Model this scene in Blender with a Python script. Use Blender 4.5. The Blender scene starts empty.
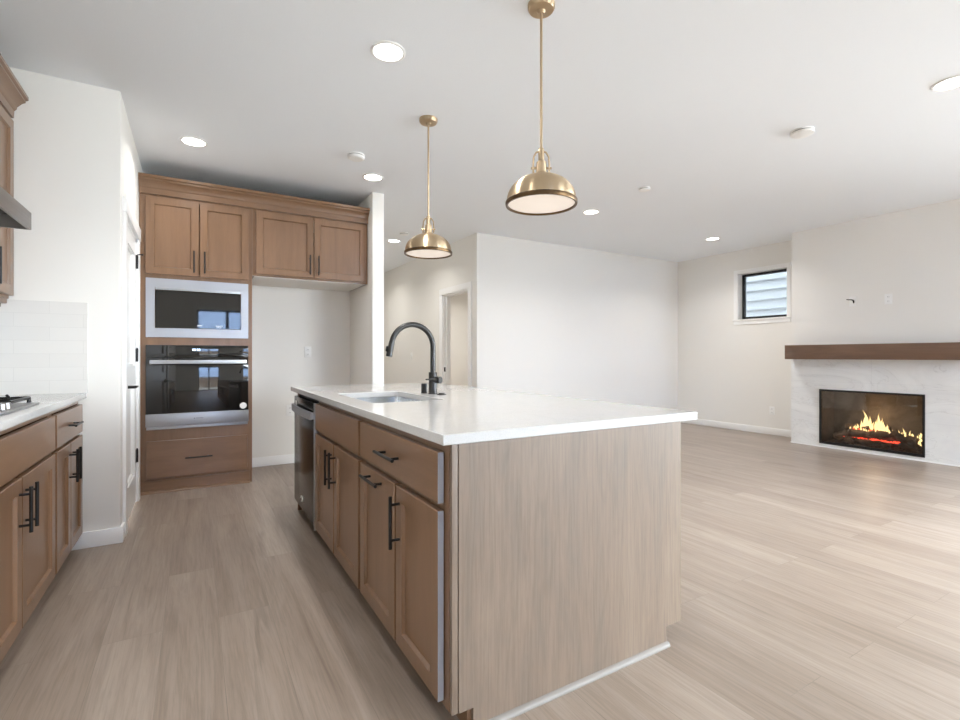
import bpy, bmesh, math, random
from mathutils import Vector, Matrix
random.seed(7)
S = bpy.context.scene
COL = S.collection
PI = math.pi

# ------------------------------------------------------------------ camera
YAW = math.radians(30.38)
cam_d = bpy.data.cameras.new('camera')
cam_d.sensor_width = 36.0
cam_d.lens = 488.24 / 960 * 36
cam_d.shift_y = -4.23 / 960
cam_d.clip_start = 0.02
cam = bpy.data.objects.new('camera', cam_d)
cam.location = (0, 0, 1.135)
cam.rotation_euler = (PI / 2, 0, -YAW)
COL.objects.link(cam)
S.camera = cam

# ------------------------------------------------------------------ world, exposure
world = bpy.data.worlds.new('sky')
S.world = world
world.use_nodes = True
bg = world.node_tree.nodes['Background']
bg.inputs['Color'].default_value = (0.84, 0.93, 1.0, 1)
bg.inputs['Strength'].default_value = 17.0
S.view_settings.view_transform = 'Standard'
S.view_settings.look = 'None'
S.view_settings.gamma = 1
S.view_settings.use_curve_mapping = False
S.view_settings.exposure = 0.88
S.cycles.max_bounces = 12
S.cycles.diffuse_bounces = 8
S.cycles.sample_clamp_indirect = 6.0
CAN_W = 8.5          # power of one recessed light

ROOM = dict(left=-1.2, right=7.18, back=5.52, rear=-2.6, ceil=2.745)
CZ = ROOM['ceil']

def portal(name, loc, rot, sx, sy):
    l = bpy.data.lights.new(name, 'AREA')
    l.shape = 'RECTANGLE'; l.size = sx; l.size_y = sy
    l.cycles.is_portal = True
    o = bpy.data.objects.new(name, l)
    o.location = loc; o.rotation_euler = rot
    COL.objects.link(o)
# daylight through the glazing behind and beside the camera
portal('patio_door_daylight', (.65, -2.62, 1.1), (PI / 2, 0, 0), 1.2, 2.1)
portal('rear_window_daylight', (4.75, -2.62, 1.3), (PI / 2, 0, 0), 4.1, 2.2)
portal('side_window_daylight', (7.2, -0.4, 1.3), (PI / 2, 0, PI / 2), 3.2, 2.2)

# ------------------------------------------------------------------ materials
def srgb(r, g, b):
    f = lambda c: (c / 255 / 12.92) if c / 255 <= 0.04045 else ((c / 255 + 0.055) / 1.055) ** 2.4
    return (f(r), f(g), f(b), 1)

class NT:
    def __init__(s, name):
        s.m = bpy.data.materials.new(name); s.m.use_nodes = True
        s.t = s.m.node_tree; s.b = s.t.nodes['Principled BSDF']
    def n(s, kind, **kw):
        x = s.t.nodes.new(kind)
        for k, v in kw.items():
            setattr(x, k, v)
        return x
    def l(s, a, b): s.t.links.new(a, b)
    def setp(s, **kw):
        for k, v in kw.items():
            s.b.inputs[k.replace('_', ' ')].default_value = v
    def coords(s, scale, rnd=True):
        tc = s.n('ShaderNodeTexCoord')
        mp = s.n('ShaderNodeMapping')
        mp.inputs['Scale'].default_value = scale
        if rnd:
            oi = s.n('ShaderNodeObjectInfo')
            mu = s.n('ShaderNodeVectorMath', operation='SCALE')
            cx = s.n('ShaderNodeCombineXYZ')
            s.l(oi.outputs['Random'], cx.inputs[0]); s.l(oi.outputs['Random'], cx.inputs[1]); s.l(oi.outputs['Random'], cx.inputs[2])
            s.l(cx.outputs[0], mu.inputs[0]); mu.inputs['Scale'].default_value = 7.3
            ad = s.n('ShaderNodeVectorMath', operation='ADD')
            s.l(tc.outputs['Object'], ad.inputs[0]); s.l(mu.outputs[0], ad.inputs[1])
            s.l(ad.outputs[0], mp.inputs['Vector'])
        else:
            s.l(tc.outputs['Object'], mp.inputs['Vector'])
        return mp.outputs[0]
    def noise(s, vec, scale=1, detail=4, rough=.55, dist=0):
        x = s.n('ShaderNodeTexNoise')
        x.inputs['Scale'].default_value = scale; x.inputs['Detail'].default_value = detail
        x.inputs['Roughness'].default_value = rough; x.inputs['Distortion'].default_value = dist
        if vec is not None: s.l(vec, x.inputs['Vector'])
        return x.outputs['Fac']
    def ramp(s, fac, stops):
        r = s.n('ShaderNodeValToRGB')
        e = r.color_ramp.elements
        while len(e) < len(stops): e.new(0.5)
        for i, (p, c) in enumerate(stops):
            e[i].position = p; e[i].color = c
        s.l(fac, r.inputs['Fac'])
        return r.outputs['Color']
    def mix(s, a, b, fac, mode='MIX'):
        m = s.n('ShaderNodeMix', data_type='RGBA', blend_type=mode)
        for sock, v in ((m.inputs[0], fac), (m.inputs[6], a), (m.inputs[7], b)):
            if hasattr(v, 'links'): s.l(v, sock)
            else: sock.default_value = v
        return m.outputs[2]
    def bump(s, h, strength=.1, dist=.002):
        b = s.n('ShaderNodeBump')
        b.inputs['Strength'].default_value = strength; b.inputs['Distance'].default_value = dist
        s.l(h, b.inputs['Height']); s.l(b.outputs[0], s.b.inputs['Normal'])

def grey(v): return (v, v, v, 1)

def plain(name, col, rough=.5, metal=0., **kw):
    t = NT(name); t.setp(Base_Color=col, Roughness=rough, Metallic=metal)
    t.setp(**kw)
    v = t.coords((1, 1, 1), False)
    n = t.noise(v, 40, 2)
    c = t.mix(col, grey(.5), n, 'OVERLAY'); 
    # faint mottling only
    c2 = t.mix(col, c, .04); t.l(c2, t.b.inputs['Base Color'])
    return t.m

def paint(name, col, rough=.6, bump=.12, scale=160):
    t = NT(name); t.setp(Base_Color=col, Roughness=rough)
    t.b.inputs['Specular IOR Level'].default_value = .3
    v = t.coords((1, 1, 1), False)
    n = t.noise(v, scale, 3)
    big = t.noise(v, .7, 2)
    c = t.mix(col, tuple(x * .97 for x in col[:3]) + (1,), big); t.l(c, t.b.inputs['Base Color'])
    t.bump(n, bump, .002)
    return t.m

def wood(name, light, mid, dark, scale, rough=.28, spec=.5):
    t = NT(name); t.setp(Roughness=rough)
    t.b.inputs['Specular IOR Level'].default_value = spec
    if spec >= .5: t.setp(Coat_Weight=.25, Coat_Roughness=.2)
    v = t.coords(scale)
    a = t.noise(v, 1.0, 5, .6, .9)
    base = t.ramp(a, [(.25, dark), (.48, mid), (.72, light)])
    v2 = t.coords(tuple(k * 6 for k in scale))
    p = t.noise(v2, 1.4, 3, .7, .3)
    streak = t.ramp(p, [(.36, grey(.88)), (.55, grey(1))])
    c = t.mix(base, streak, .55, 'MULTIPLY')
    v3 = t.coords((1.6, 1.6, .9))
    b = t.noise(v3, 1.3, 3)
    c = t.mix(c, t.ramp(b, [(.3, grey(.9)), (.7, grey(1.06))]), .7, 'MULTIPLY')
    t.l(c, t.b.inputs['Base Color'])
    t.bump(p, .05, .001)
    return t.m

WL, WM, WD = srgb(134, 102, 76), srgb(126, 95, 70), srgb(115, 86, 62)
wood_v = wood('stained_maple_upright', WL, WM, WD, (9, 9, .8))
wood_x = wood('stained_maple_along_width', WL, WM, WD, (.8, 9, 9))
wood_y = wood('stained_maple_along_depth', WL, WM, WD, (9, .8, 9))
def veneer():  # same maple stain as the doors, daylight painted in as paler grey tones
    t = NT('stained_maple_daylit'); t.setp(Roughness=.42)
    v = t.coords((1, 1, 1), False)
    # low-frequency warp, stretched upright, bends the growth lines into cathedrals
    w = t.n('ShaderNodeMapping'); w.inputs['Scale'].default_value = (3.2, 3.2, .38); t.l(v, w.inputs[0])
    warp = t.noise(w.outputs[0], 1.0, 3, .5, .4)
    sp = t.n('ShaderNodeSeparateXYZ'); t.l(v, sp.inputs[0])
    mu = t.n('ShaderNodeMath', operation='MULTIPLY_ADD'); t.l(warp, mu.inputs[0]); mu.inputs[1].default_value = .62; t.l(sp.outputs[0], mu.inputs[2])
    sc = t.n('ShaderNodeMath', operation='MULTIPLY'); t.l(mu.outputs[0], sc.inputs[0]); sc.inputs[1].default_value = 150
    sn = t.n('ShaderNodeMath', operation='SINE'); t.l(sc.outputs[0], sn.inputs[0])
    lines = t.ramp(sn.outputs[0], [(.0, grey(1)), (.7, grey(1)), (1.0, grey(.92))])
    b = t.n('ShaderNodeMapping'); b.inputs['Scale'].default_value = (7, 7, 1.5); t.l(v, b.inputs[0])
    blot = t.noise(b.outputs[0], 1.0, 5, .6, .6)
    c = t.ramp(blot, [(.28, srgb(117, 104, 92)), (.5, srgb(128, 111, 96)), (.72, srgb(137, 120, 104))])
    f = t.n('ShaderNodeMapping'); f.inputs['Scale'].default_value = (120, 120, 5); t.l(v, f.inputs[0])
    fine = t.noise(f.outputs[0], 1.0, 3, .7, .2)
    c = t.mix(c, lines, .9, 'MULTIPLY')
    c = t.mix(c, t.ramp(fine, [(.36, grey(.84)), (.58, grey(1.03))]), .8, 'MULTIPLY')
    t.l(c, t.b.inputs['Base Color'])
    return t.m
daylit_maple_m = veneer()
wood_beam = wood('dark_stained_beam', srgb(122, 92, 70), srgb(106, 78, 58), srgb(84, 60, 44), (9, .8, 9), .5)

# the floor object's origin sits at its base centre; shift the plank rows to their place
FLOOR_SHIFT = (-1.4 + 7.38) / 2 - .093 + 20 * .203
FLOOR_SHIFT_Y = 0.37
def floor_mat():
    t = NT('plank_floor'); t.setp(Roughness=.36)
    t.b.inputs['Specular IOR Level'].default_value = .4
    tc = t.n('ShaderNodeTexCoord'); sp = t.n('ShaderNodeSeparateXYZ'); cb = t.n('ShaderNodeCombineXYZ')
    t.l(tc.outputs['Object'], sp.inputs[0])
    sh = t.n('ShaderNodeMath', operation='ADD'); t.l(sp.outputs[0], sh.inputs[0]); sh.inputs[1].default_value = FLOOR_SHIFT
    sh2 = t.n('ShaderNodeMath', operation='ADD'); t.l(sp.outputs[1], sh2.inputs[0]); sh2.inputs[1].default_value = FLOOR_SHIFT_Y
    t.l(sh2.outputs[0], cb.inputs[0]); t.l(sh.outputs[0], cb.inputs[1])
    def brick(c1, c2, mortar):
        b = t.n('ShaderNodeTexBrick'); b.offset = .381; b.offset_frequency = 2; b.squash_frequency = 1
        b.inputs['Color1'].default_value = c1; b.inputs['Color2'].default_value = c2
        b.inputs['Mortar'].default_value = mortar
        b.inputs['Scale'].default_value = 1; b.inputs['Brick Width'].default_value = 1.52
        b.inputs['Row Height'].default_value = .203; b.inputs['Mortar Size'].default_value = .0012
        b.inputs['Mortar Smooth'].default_value = .2; b.inputs['Bias'].default_value = 0
        t.l(cb.outputs[0], b.inputs['Vector'])
        return b
    rnd = brick(grey(0), grey(1), grey(.5))
    sc = t.n('ShaderNodeVectorMath', operation='SCALE'); t.l(rnd.outputs['Color'], sc.inputs[0]); sc.inputs['Scale'].default_value = 23
    ad = t.n('ShaderNodeVectorMath', operation='ADD'); t.l(tc.outputs['Object'], ad.inputs[0]); t.l(sc.outputs[0], ad.inputs[1])
    mp = t.n('ShaderNodeMapping'); mp.inputs['Scale'].default_value = (11, .85, 1); t.l(ad.outputs[0], mp.inputs[0])
    g = t.noise(mp.outputs[0], 1.0, 6, .62, 1.1)
    c = t.ramp(g, [(.22, srgb(138, 124, 113)), (.45, srgb(158, 144, 132)), (.72, srgb(172, 159, 148))])
    mp2 = t.n('ShaderNodeMapping'); mp2.inputs['Scale'].default_value = (95, 3.6, 1); t.l(ad.outputs[0], mp2.inputs[0])
    p = t.noise(mp2.outputs[0], 1.0, 4, .7, .4)
    c = t.mix(c, t.ramp(p, [(.38, grey(.80)), (.56, grey(1))]), .75, 'MULTIPLY')
    tint = t.ramp(rnd.outputs['Color'], [(0, srgb(226, 220, 214)), (1, srgb(255, 253, 250))])
    c = t.mix(c, tint, .8, 'MULTIPLY')
    # sparse darker heart streaks
    mp3 = t.n('ShaderNodeMapping'); mp3.inputs['Scale'].default_value = (16, 1.1, 1); t.l(ad.outputs[0], mp3.inputs[0])
    k = t.noise(mp3.outputs[0], .8, 3, .5, 1.6)
    c = t.mix(c, t.ramp(k, [(.26, grey(.70)), (.36, grey(1))]), .7, 'MULTIPLY')
    seam = brick(grey(1), grey(1), grey(.62))
    c = t.mix(c, seam.outputs['Color'], .6, 'MULTIPLY')
    t.l(c, t.b.inputs['Base Color'])
    t.bump(p, .04, .001)
    return t.m
floor_m = floor_mat()

wall_m = paint('wall_paint_warm_white', srgb(234, 231, 225))
ceil_m = paint('ceiling_paint_white', srgb(240, 243, 246), .8, .25, 90)
trim_m = plain('white_trim_enamel', srgb(240, 239, 237), .35)
plastic_m = plain('white_plastic', srgb(238, 237, 234), .4)
black_m = plain('matte_black_metal', srgb(30, 29, 29), .38, .4)
faucet_m = plain('brushed_graphite_metal', srgb(58, 57, 56), .34, .7)
dark_m = plain('dark_recess', srgb(24, 22, 21), .7)
frame_black = plain('black_window_frame', srgb(20, 20, 21), .4)
melamine_m = plain('pale_melamine', srgb(226, 222, 214), .45)
bright_edge = plain('pale_near_edge', srgb(158, 159, 163), .3, .0)  # pale blue-grey for a thin strip on the near edge of a front
shoe_m = plain('pale_shoe_molding_finish', srgb(136, 130, 124), .4)

def steel(name, col, rough=.28, scale=(2, 2, 220)):
    t = NT(name); t.setp(Base_Color=col, Roughness=rough, Metallic=1.0)
    v = t.coords(scale, False)
    n = t.noise(v, 1, 3)
    mr = t.n('ShaderNodeMapRange'); mr.inputs['To Min'].default_value = rough * .8; mr.inputs['To Max'].default_value = rough * 1.25
    t.l(n, mr.inputs[0]); t.l(mr.outputs[0], t.b.inputs['Roughness'])
    return t.m
steel_m = steel('brushed_stainless', srgb(180, 180, 182), .36)
hood_steel = steel('hood_steel_darkened', srgb(146, 143, 140), .36)  # same stainless, darkened to paint in the dark surroundings it reflects
steel_dark = steel('black_stainless', srgb(36, 32, 30), .18)
steel_dark.node_tree.nodes['Principled BSDF'].inputs['Metallic'].default_value = .5
bronze_m = steel('dark_bronze', srgb(96, 76, 54), .35)
brass_m = steel('brushed_brass', srgb(196, 174, 144), .36, (60, 60, 2))
_nt = brass_m.node_tree; _tg = _nt.nodes.new('ShaderNodeTangent'); _tg.direction_type = 'RADIAL'; _tg.axis = 'Z'
_nt.links.new(_tg.outputs[0], _nt.nodes['Principled BSDF'].inputs['Tangent']); _nt.nodes['Principled BSDF'].inputs['Anisotropic'].default_value = .9; _nt.nodes['Principled BSDF'].inputs['Anisotropic Rotation'].default_value = .25
chrome_m = steel('polished_steel', srgb(222, 223, 224), .17)

def quartz():
    t = NT('white_quartz'); t.setp(Roughness=.12)
    v = t.coords((1, 1, 1), False)
    n = t.noise(v, 260, 2); n2 = t.noise(v, 3, 5, .6, 1.5)
    c = t.ramp(n, [(.3, srgb(194, 193, 192)), (.6, srgb(203, 202, 200))])
    c = t.mix(c, t.ramp(n2, [(.45, grey(1)), (.5, grey(.975)), (.55, grey(1))]), 1, 'MULTIPLY')
    t.l(c, t.b.inputs['Base Color'])
    return t.m
quartz_m = quartz()

def marble():
    t = NT('veined_white_tile'); t.setp(Roughness=.3)
    v = t.coords((1, 1, 1), False)
    w = t.n('ShaderNodeMapping'); w.inputs['Scale'].default_value = (1, .9, 2.3); w.inputs['Rotation'].default_value = (.5, 0, 0); t.l(v, w.inputs[0])
    n = t.noise(w.outputs[0], 1.3, 7, .62, 1.2)
    c = t.ramp(n, [(.40, srgb(232, 231, 228)), (.492, srgb(226, 225, 222)), (.5, srgb(212, 210, 207)), (.508, srgb(228, 227, 224)), (.66, srgb(222, 221, 219))])
    b = t.n('ShaderNodeTexBrick'); sp = t.n('ShaderNodeSeparateXYZ'); cb = t.n('ShaderNodeCombineXYZ')
    t.l(v, sp.inputs[0]); t.l(sp.outputs[1], cb.inputs[0]); t.l(sp.outputs[2], cb.inputs[1])
    t.l(cb.outputs[0], b.inputs['Vector']); b.offset = 0
    b.inputs['Color1'].default_value = grey(1); b.inputs['Color2'].default_value = grey(1); b.inputs['Mortar'].default_value = grey(.9)
    b.inputs['Scale'].default_value = 1; b.inputs['Brick Width'].default_value = 1.22; b.inputs['Row Height'].default_value = .40
    b.inputs['Mortar Size'].default_value = .0016
    c = t.mix(c, b.outputs['Color'], 1, 'MULTIPLY')
    t.l(c, t.b.inputs['Base Color'])
    return t.m
marble_m = marble()

def tile_mat(axis):
    t = NT('white_subway_tile_' + axis); t.setp(Roughness=.14)
    v = t.coords((1, 1, 1), False)
    b = t.n('ShaderNodeTexBrick'); sp = t.n('ShaderNodeSeparateXYZ'); cb = t.n('ShaderNodeCombineXYZ')
    t.l(v, sp.inputs[0]); t.l(sp.outputs['XY'.index(axis.upper())], cb.inputs[0]); t.l(sp.outputs[2], cb.inputs[1])
    t.l(cb.outputs[0], b.inputs['Vector']); b.offset = .5
    b.inputs['Color1'].default_value = srgb(225, 222, 217); b.inputs['Color2'].default_value = srgb(222, 219, 214); b.inputs['Mortar'].default_value = srgb(216, 213, 208)
    b.inputs['Scale'].default_value = 1; b.inputs['Brick Width'].default_value = .305; b.inputs['Row Height'].default_value = .0767
    b.inputs['Mortar Size'].default_value = .0014
    t.l(b.outputs['Color'], t.b.inputs['Base Color'])
    inv = t.n('ShaderNodeMath', operation='SUBTRACT'); inv.inputs[0].default_value = 1; t.l(b.outputs['Fac'], inv.inputs[1])
    t.bump(inv.outputs[0], .15, .0006)
    return t.m
tile_x, tile_y = tile_mat('x'), tile_mat('y')

def emit(name, col, strength):
    t = NT(name)
    t.setp(Base_Color=col, Roughness=.5)
    t.b.inputs['Emission Color'].default_value = col
    t.b.inputs['Emission Strength'].default_value = strength
    return t.m
led_m = emit('lit_led_lens', (1, .96, .9, 1), 5.0)
bowl_m = emit('lit_frosted_glass', (1, .88, .77, 1), .3)
bowl_m.node_tree.nodes['Principled BSDF'].inputs['Base Color'].default_value = (.5, .44, .38, 1)
display_m = emit('lit_blue_display', (.55, .75, 1, 1), 2.0)

def window_glass(name='clear_window_glass', tint=(1, 1, 1, 1), ior=1.45):
    t = NT(name); nt = t.t
    nt.nodes.remove(t.b)
    out = [n for n in nt.nodes if n.type == 'OUTPUT_MATERIAL'][0]
    tr = t.n('ShaderNodeBsdfTransparent'); tr.inputs[0].default_value = tint
    gl = t.n('ShaderNodeBsdfGlossy'); gl.inputs['Roughness'].default_value = .02
    fr = t.n('ShaderNodeFresnel'); fr.inputs[0].default_value = ior
    mx = t.n('ShaderNodeMixShader'); t.l(fr.outputs[0], mx.inputs[0]); t.l(tr.outputs[0], mx.inputs[1]); t.l(gl.outputs[0], mx.inputs[2])
    t.l(mx.outputs[0], out.inputs[0])
    return t.m
glass_m = window_glass()
fire_glass_m = window_glass('smoked_fire_glass', (.88, .87, .85, 1))
black_glass = NT('black_oven_glass'); black_glass.setp(Base_Color=srgb(22, 20, 19), Roughness=.03)
black_glass.b.inputs['Specular IOR Level'].default_value = .75
_v = black_glass.coords((1, 1, 1), False); black_glass.l(black_glass.ramp(black_glass.noise(_v, 3), [(0, srgb(20, 19, 18)), (1, srgb(26, 24, 23))]), black_glass.b.inputs['Base Color'])
black_glass = black_glass.m

# ------------------------------------------------------------------ mesh helpers
class MB:
    def __init__(s): s.bm = bmesh.new(); s.mark = 0
    def _new(s): return [v for v in s.bm.verts][s.mark:]
    def begin(s): s.bm.verts.ensure_lookup_table(); s.mark = len(s.bm.verts); return s
    def xf(s, M):
        for v in s._new(): v.co = M @ v.co
        return s
    def quadbox(s, c):
        v = [s.bm.verts.new(p) for p in c]
        for f in ((3, 2, 1, 0), (4, 5, 6, 7), (0, 1, 5, 4), (1, 2, 6, 5), (2, 3, 7, 6), (3, 0, 4, 7)):
            s.bm.faces.new([v[i] for i in f])
        return v
    def box(s, x0, x1, y0, y1, z0, z1, bev=0., seg=2):
        x0, x1 = min(x0, x1), max(x0, x1); y0, y1 = min(y0, y1), max(y0, y1); z0, z1 = min(z0, z1), max(z0, z1)
        v = s.quadbox([(x0, y0, z0), (x1, y0, z0), (x1, y1, z0), (x0, y1, z0), (x0, y0, z1), (x1, y0, z1), (x1, y1, z1), (x0, y1, z1)])
        if bev > 0:
            es = {e for q in v for e in q.link_edges}
            bmesh.ops.bevel(s.bm, geom=list(es), offset=bev, segments=seg, affect='EDGES', profile=.6)
        return s
    def cyl(s, p0, p1, r0, r1=None, seg=20, cap=True):
        p0, p1 = Vector(p0), Vector(p1); r1 = r0 if r1 is None else r1
        return s.tube([p0, p1], [r0, r1], seg, cap)
    def tube(s, pts, r, seg=14, cap=True):
        pts = [Vector(p) for p in pts]; n = len(pts)
        rs = r if isinstance(r, (list, tuple)) else [r] * n
        d0 = (pts[1] - pts[0]).normalized()
        ref = Vector((0, 0, 1)) if abs(d0.z) < .9 else Vector((1, 0, 0))
        a = d0.cross(ref).normalized(); rings = []
        for i in range(n):
            if i == 0: d = pts[1] - pts[0]
            elif i == n - 1: d = pts[-1] - pts[-2]
            else: d = (pts[i] - pts[i - 1]).normalized() + (pts[i + 1] - pts[i]).normalized()
            d.normalize(); a = (a - d * a.dot(d)).normalized(); b = d.cross(a)
            rings.append([s.bm.verts.new(pts[i] + (a * math.cos(2 * PI * k / seg) + b * math.sin(2 * PI * k / seg)) * rs[i]) for k in range(seg)])
        for i in range(n - 1):
            for k in range(seg):
                s.bm.faces.new((rings[i][k], rings[i][(k + 1) % seg], rings[i + 1][(k + 1) % seg], rings[i + 1][k]))
        if cap:
            s.bm.faces.new(rings[0][::-1]); s.bm.faces.new(rings[-1])
        return s
    def lathe(s, prof, c=(0, 0, 0), seg=40, close=False):
        cx, cy, cz = c; rings = []
        for r, z in prof:
            if r < 1e-6: rings.append([s.bm.verts.new((cx, cy, cz + z))])
            else: rings.append([s.bm.verts.new((cx + r * math.cos(2 * PI * k / seg), cy + r * math.sin(2 * PI * k / seg), cz + z)) for k in range(seg)])
        pairs = list(zip(rings, rings[1:]))
        if close: pairs.append((rings[-1], rings[0]))
        for A, B in pairs:
            for k in range(seg):
                k2 = (k + 1) % seg
                if len(A) == 1 and len(B) == 1: continue
                if len(A) == 1: s.bm.faces.new((A[0], B[k], B[k2]))
                elif len(B) == 1: s.bm.faces.new((A[k], A[k2], B[0]))
                else: s.bm.faces.new((A[k], A[k2], B[k2], B[k]))
        return s
    def prism(s, poly, a0, a1, axis):
        """poly of 2-D points swept along an axis ('x': poly=(y,z), 'y': poly=(x,z), 'z': poly=(x,y))"""
        def P(p, t): return {'x': (t, p[0], p[1]), 'y': (p[0], t, p[1]), 'z': (p[0], p[1], t)}[axis]
        A = [s.bm.verts.new(P(p, a0)) for p in poly]; B = [s.bm.verts.new(P(p, a1)) for p in poly]
        n = len(poly)
        s.bm.faces.new(A); s.bm.faces.new(B[::-1])
        for i in range(n): s.bm.faces.new((A[i], B[i], B[(i + 1) % n], A[(i + 1) % n]))
        return s
    def shaker(s, w, h, t=.02, rail=.057, rec=.012):
        """door blank in local u, v, w; front at w=t; rail=0 gives a flat slab"""
        e = .0022
        rings = [(0, 0), (0, t - e), (e, t)]
        if rail: rings += [(rail, t), (rail + .007, t - rec)]
        R = [[s.bm.verts.new(p) for p in ((i, i, z), (w - i, i, z), (w - i, h - i, z), (i, h - i, z))] for i, z in rings]
        s.bm.faces.new(R[0][::-1])
        for A, B in zip(R, R[1:]):
            for k in range(4): s.bm.faces.new((A[k], A[(k + 1) % 4], B[(k + 1) % 4], B[k]))
        s.bm.faces.new(R[-1])
        return s
    def build(s, name, mat, parent=None, label=None, smooth=True):
        bmesh.ops.recalc_face_normals(s.bm, faces=s.bm.faces[:])
        me = bpy.data.meshes.new(name)
        root = Vector((0, 0, 0)); p = parent
        while p is not None: root += p.location; p = p.parent
        if parent is None:
            # place the origin at the middle of the object's base
            xs = [v.co for v in s.bm.verts]
            root = Vector(((min(v.x for v in xs) + max(v.x for v in xs)) / 2, (min(v.y for v in xs) + max(v.y for v in xs)) / 2, min(v.z for v in xs)))
        for v in s.bm.verts: v.co -= root
        s.bm.to_mesh(me); s.bm.free()
        if smooth:
            for pl in me.polygons: pl.use_smooth = True
            me.set_sharp_from_angle(angle=math.radians(32))
        me.materials.append(mat)
        o = bpy.data.objects.new(name, me); COL.objects.link(o)
        if parent is not None: o.parent = parent
        else: o.location = root
        if label: o['label'] = label
        return o

def tag(o, label, cat, group=None, kind=None):
    o['label'] = label; o['category'] = cat
    if group: o['group'] = group
    if kind: o['kind'] = kind
    return o
def thing(name, label, cat, loc=(0, 0, 0), group=None):
    o = bpy.data.objects.new(name, None); o.empty_display_size = .1
    COL.objects.link(o); o.location = loc
    return tag(o, label, cat, group)
def struct(o, label=None, cat=None):
    o['kind'] = 'structure'
    if label: o['label'] = label
    if cat: o['category'] = cat
    return o
def B(x0, x1, y0, y1, z0, z1, bev=0.): return MB().box(x0, x1, y0, y1, z0, z1, bev)
def copy_tree(o, parent=None):
    c = o.copy(); COL.objects.link(c)
    if parent is not None: c.parent = parent
    for ch in list(o.children): copy_tree(ch, c)
    return c
def frame_M(O, facing):
    U = {'-x': (0, -1, 0), '+x': (0, 1, 0), '-y': (1, 0, 0)}[facing]
    W = {'-x': (-1, 0, 0), '+x': (1, 0, 0), '-y': (0, -1, 0)}[facing]
    return Matrix(((U[0], 0, W[0], O[0]), (U[1], 0, W[1], O[1]), (U[2], 1, W[2], O[2]), (0, 0, 0, 1)))

# ------------------------------------------------------------------ room shell
L, Rr, BK, RE = ROOM['left'], ROOM['right'], ROOM['back'], ROOM['rear']
HALL_END = 9.3
PANTRY_Y, PANTRY_X = 3.67, -.385
ALC_Y = 5.46
struct(B(L - .2, Rr + .2, RE - .2, HALL_END + .2, -.12, 0).build('floor', floor_m, smooth=False), 'greige wood plank floor running away from the viewer', 'floor')
struct(B(L - .2, Rr + .2, RE - .2, HALL_END + .2, CZ, CZ + .12).build('ceiling', ceil_m, smooth=False), 'white textured flat ceiling over kitchen and living room', 'ceiling')
struct(B(L - .15, L, RE, PANTRY_Y + .01, 0, CZ).build('wall_left', wall_m, smooth=False), 'white wall behind the cooktop and range hood', 'wall')
# pantry box: front wall and side wall with the door opening
DY0, DY1, DZ = 3.86, 4.63, 2.04
struct(B(L - .15, PANTRY_X, PANTRY_Y, PANTRY_Y + .115, 0, CZ, .004).build('wall_pantry_front', wall_m), 'white pantry wall ending the left counter run', 'wall')
m = MB()
m.box(PANTRY_X - .115, PANTRY_X, PANTRY_Y + .115, DY0, 0, CZ)
m.box(PANTRY_X - .115, PANTRY_X, DY0, DY1, DZ, CZ)
m.box(PANTRY_X - .115, PANTRY_X, DY1, ALC_Y + .12, 0, CZ)
struct(m.build('wall_pantry_side', wall_m, smooth=False), 'white wall holding the pantry door', 'wall')
struct(B(PANTRY_X, 1.512, ALC_Y, ALC_Y + .12, 0, CZ).build('wall_alcove', wall_m, smooth=False), 'white back wall of the empty refrigerator alcove', 'wall')
struct(B(1.514, 1.632, 4.67, HALL_END, 0, CZ, .004).build('wall_partition', wall_m), 'narrow white partition end beside the refrigerator cabinet', 'wall')
HX = 3.19
HY0, HY1, HZ = 5.735, 6.535, 2.035
m = MB()
m.box(HX, HX + .12, BK + .12, HY0, 0, CZ); m.box(HX, HX + .12, HY0, HY1, HZ, CZ); m.box(HX, HX + .12, HY1, HALL_END, 0, CZ)
struct(m.build('wall_hall', wall_m, smooth=False), 'beige shaded hallway wall with open doorway', 'wall')
struct(B(1.632, 6.0, HALL_END, HALL_END + .12, 0, CZ).build('wall_hall_end', wall_m, smooth=False), 'far end wall of the hallway', 'wall')
m = B(5.2, 5.32, BK + .12, HALL_END, 0, CZ); m.box(HX + .12, 5.2, 8.6, 8.72, 0, CZ)
struct(m.build('wall_bedroom', wall_m, smooth=False), 'beige wall seen through the open hallway doorway', 'wall')
struct(B(HX, Rr + .15, BK, BK + .12, 0, CZ, .004).build('wall_back', wall_m), 'long bright white living room wall', 'wall')
# right wall with two window openings
W1 = (3.728, 4.455, 1.685, 2.385)
W3 = (-2.0, 1.2, .2, 2.4)
def wall_with_holes_x(name, x0, x1, ya, yb, holes, label):
    m = MB(); y = ya
    for (h0, h1, z0, z1) in holes:
        m.box(x0, x1, y, h0, 0, CZ); m.box(x0, x1, h0, h1, 0, z0); m.box(x0, x1, h0, h1, z1, CZ); y = h1
    m.box(x0, x1, y, yb, 0, CZ)
    struct(m.build(name, wall_m, smooth=False), label, 'wall')
wall_with_holes_x('wall_right', Rr, Rr + .16, RE, BK, [W3, W1], 'white wall with the small high window')
m = MB(); x = L
for (h0, h1, z0, z1) in ((.05, 1.25, 0, 2.15), (2.7, 6.8, .2, 2.4)):
    m.box(x, h0, RE - .16, RE, 0, CZ)
    if z0 > 0: m.box(h0, h1, RE - .16, RE, 0, z0)
    m.box(h0, h1, RE - .16, RE, z1, CZ); x = h1
m.box(x, Rr, RE - .16, RE, 0, CZ)
struct(m.build('wall_rear', wall_m, smooth=False), 'rear wall with patio door and wide window', 'wall')
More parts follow.
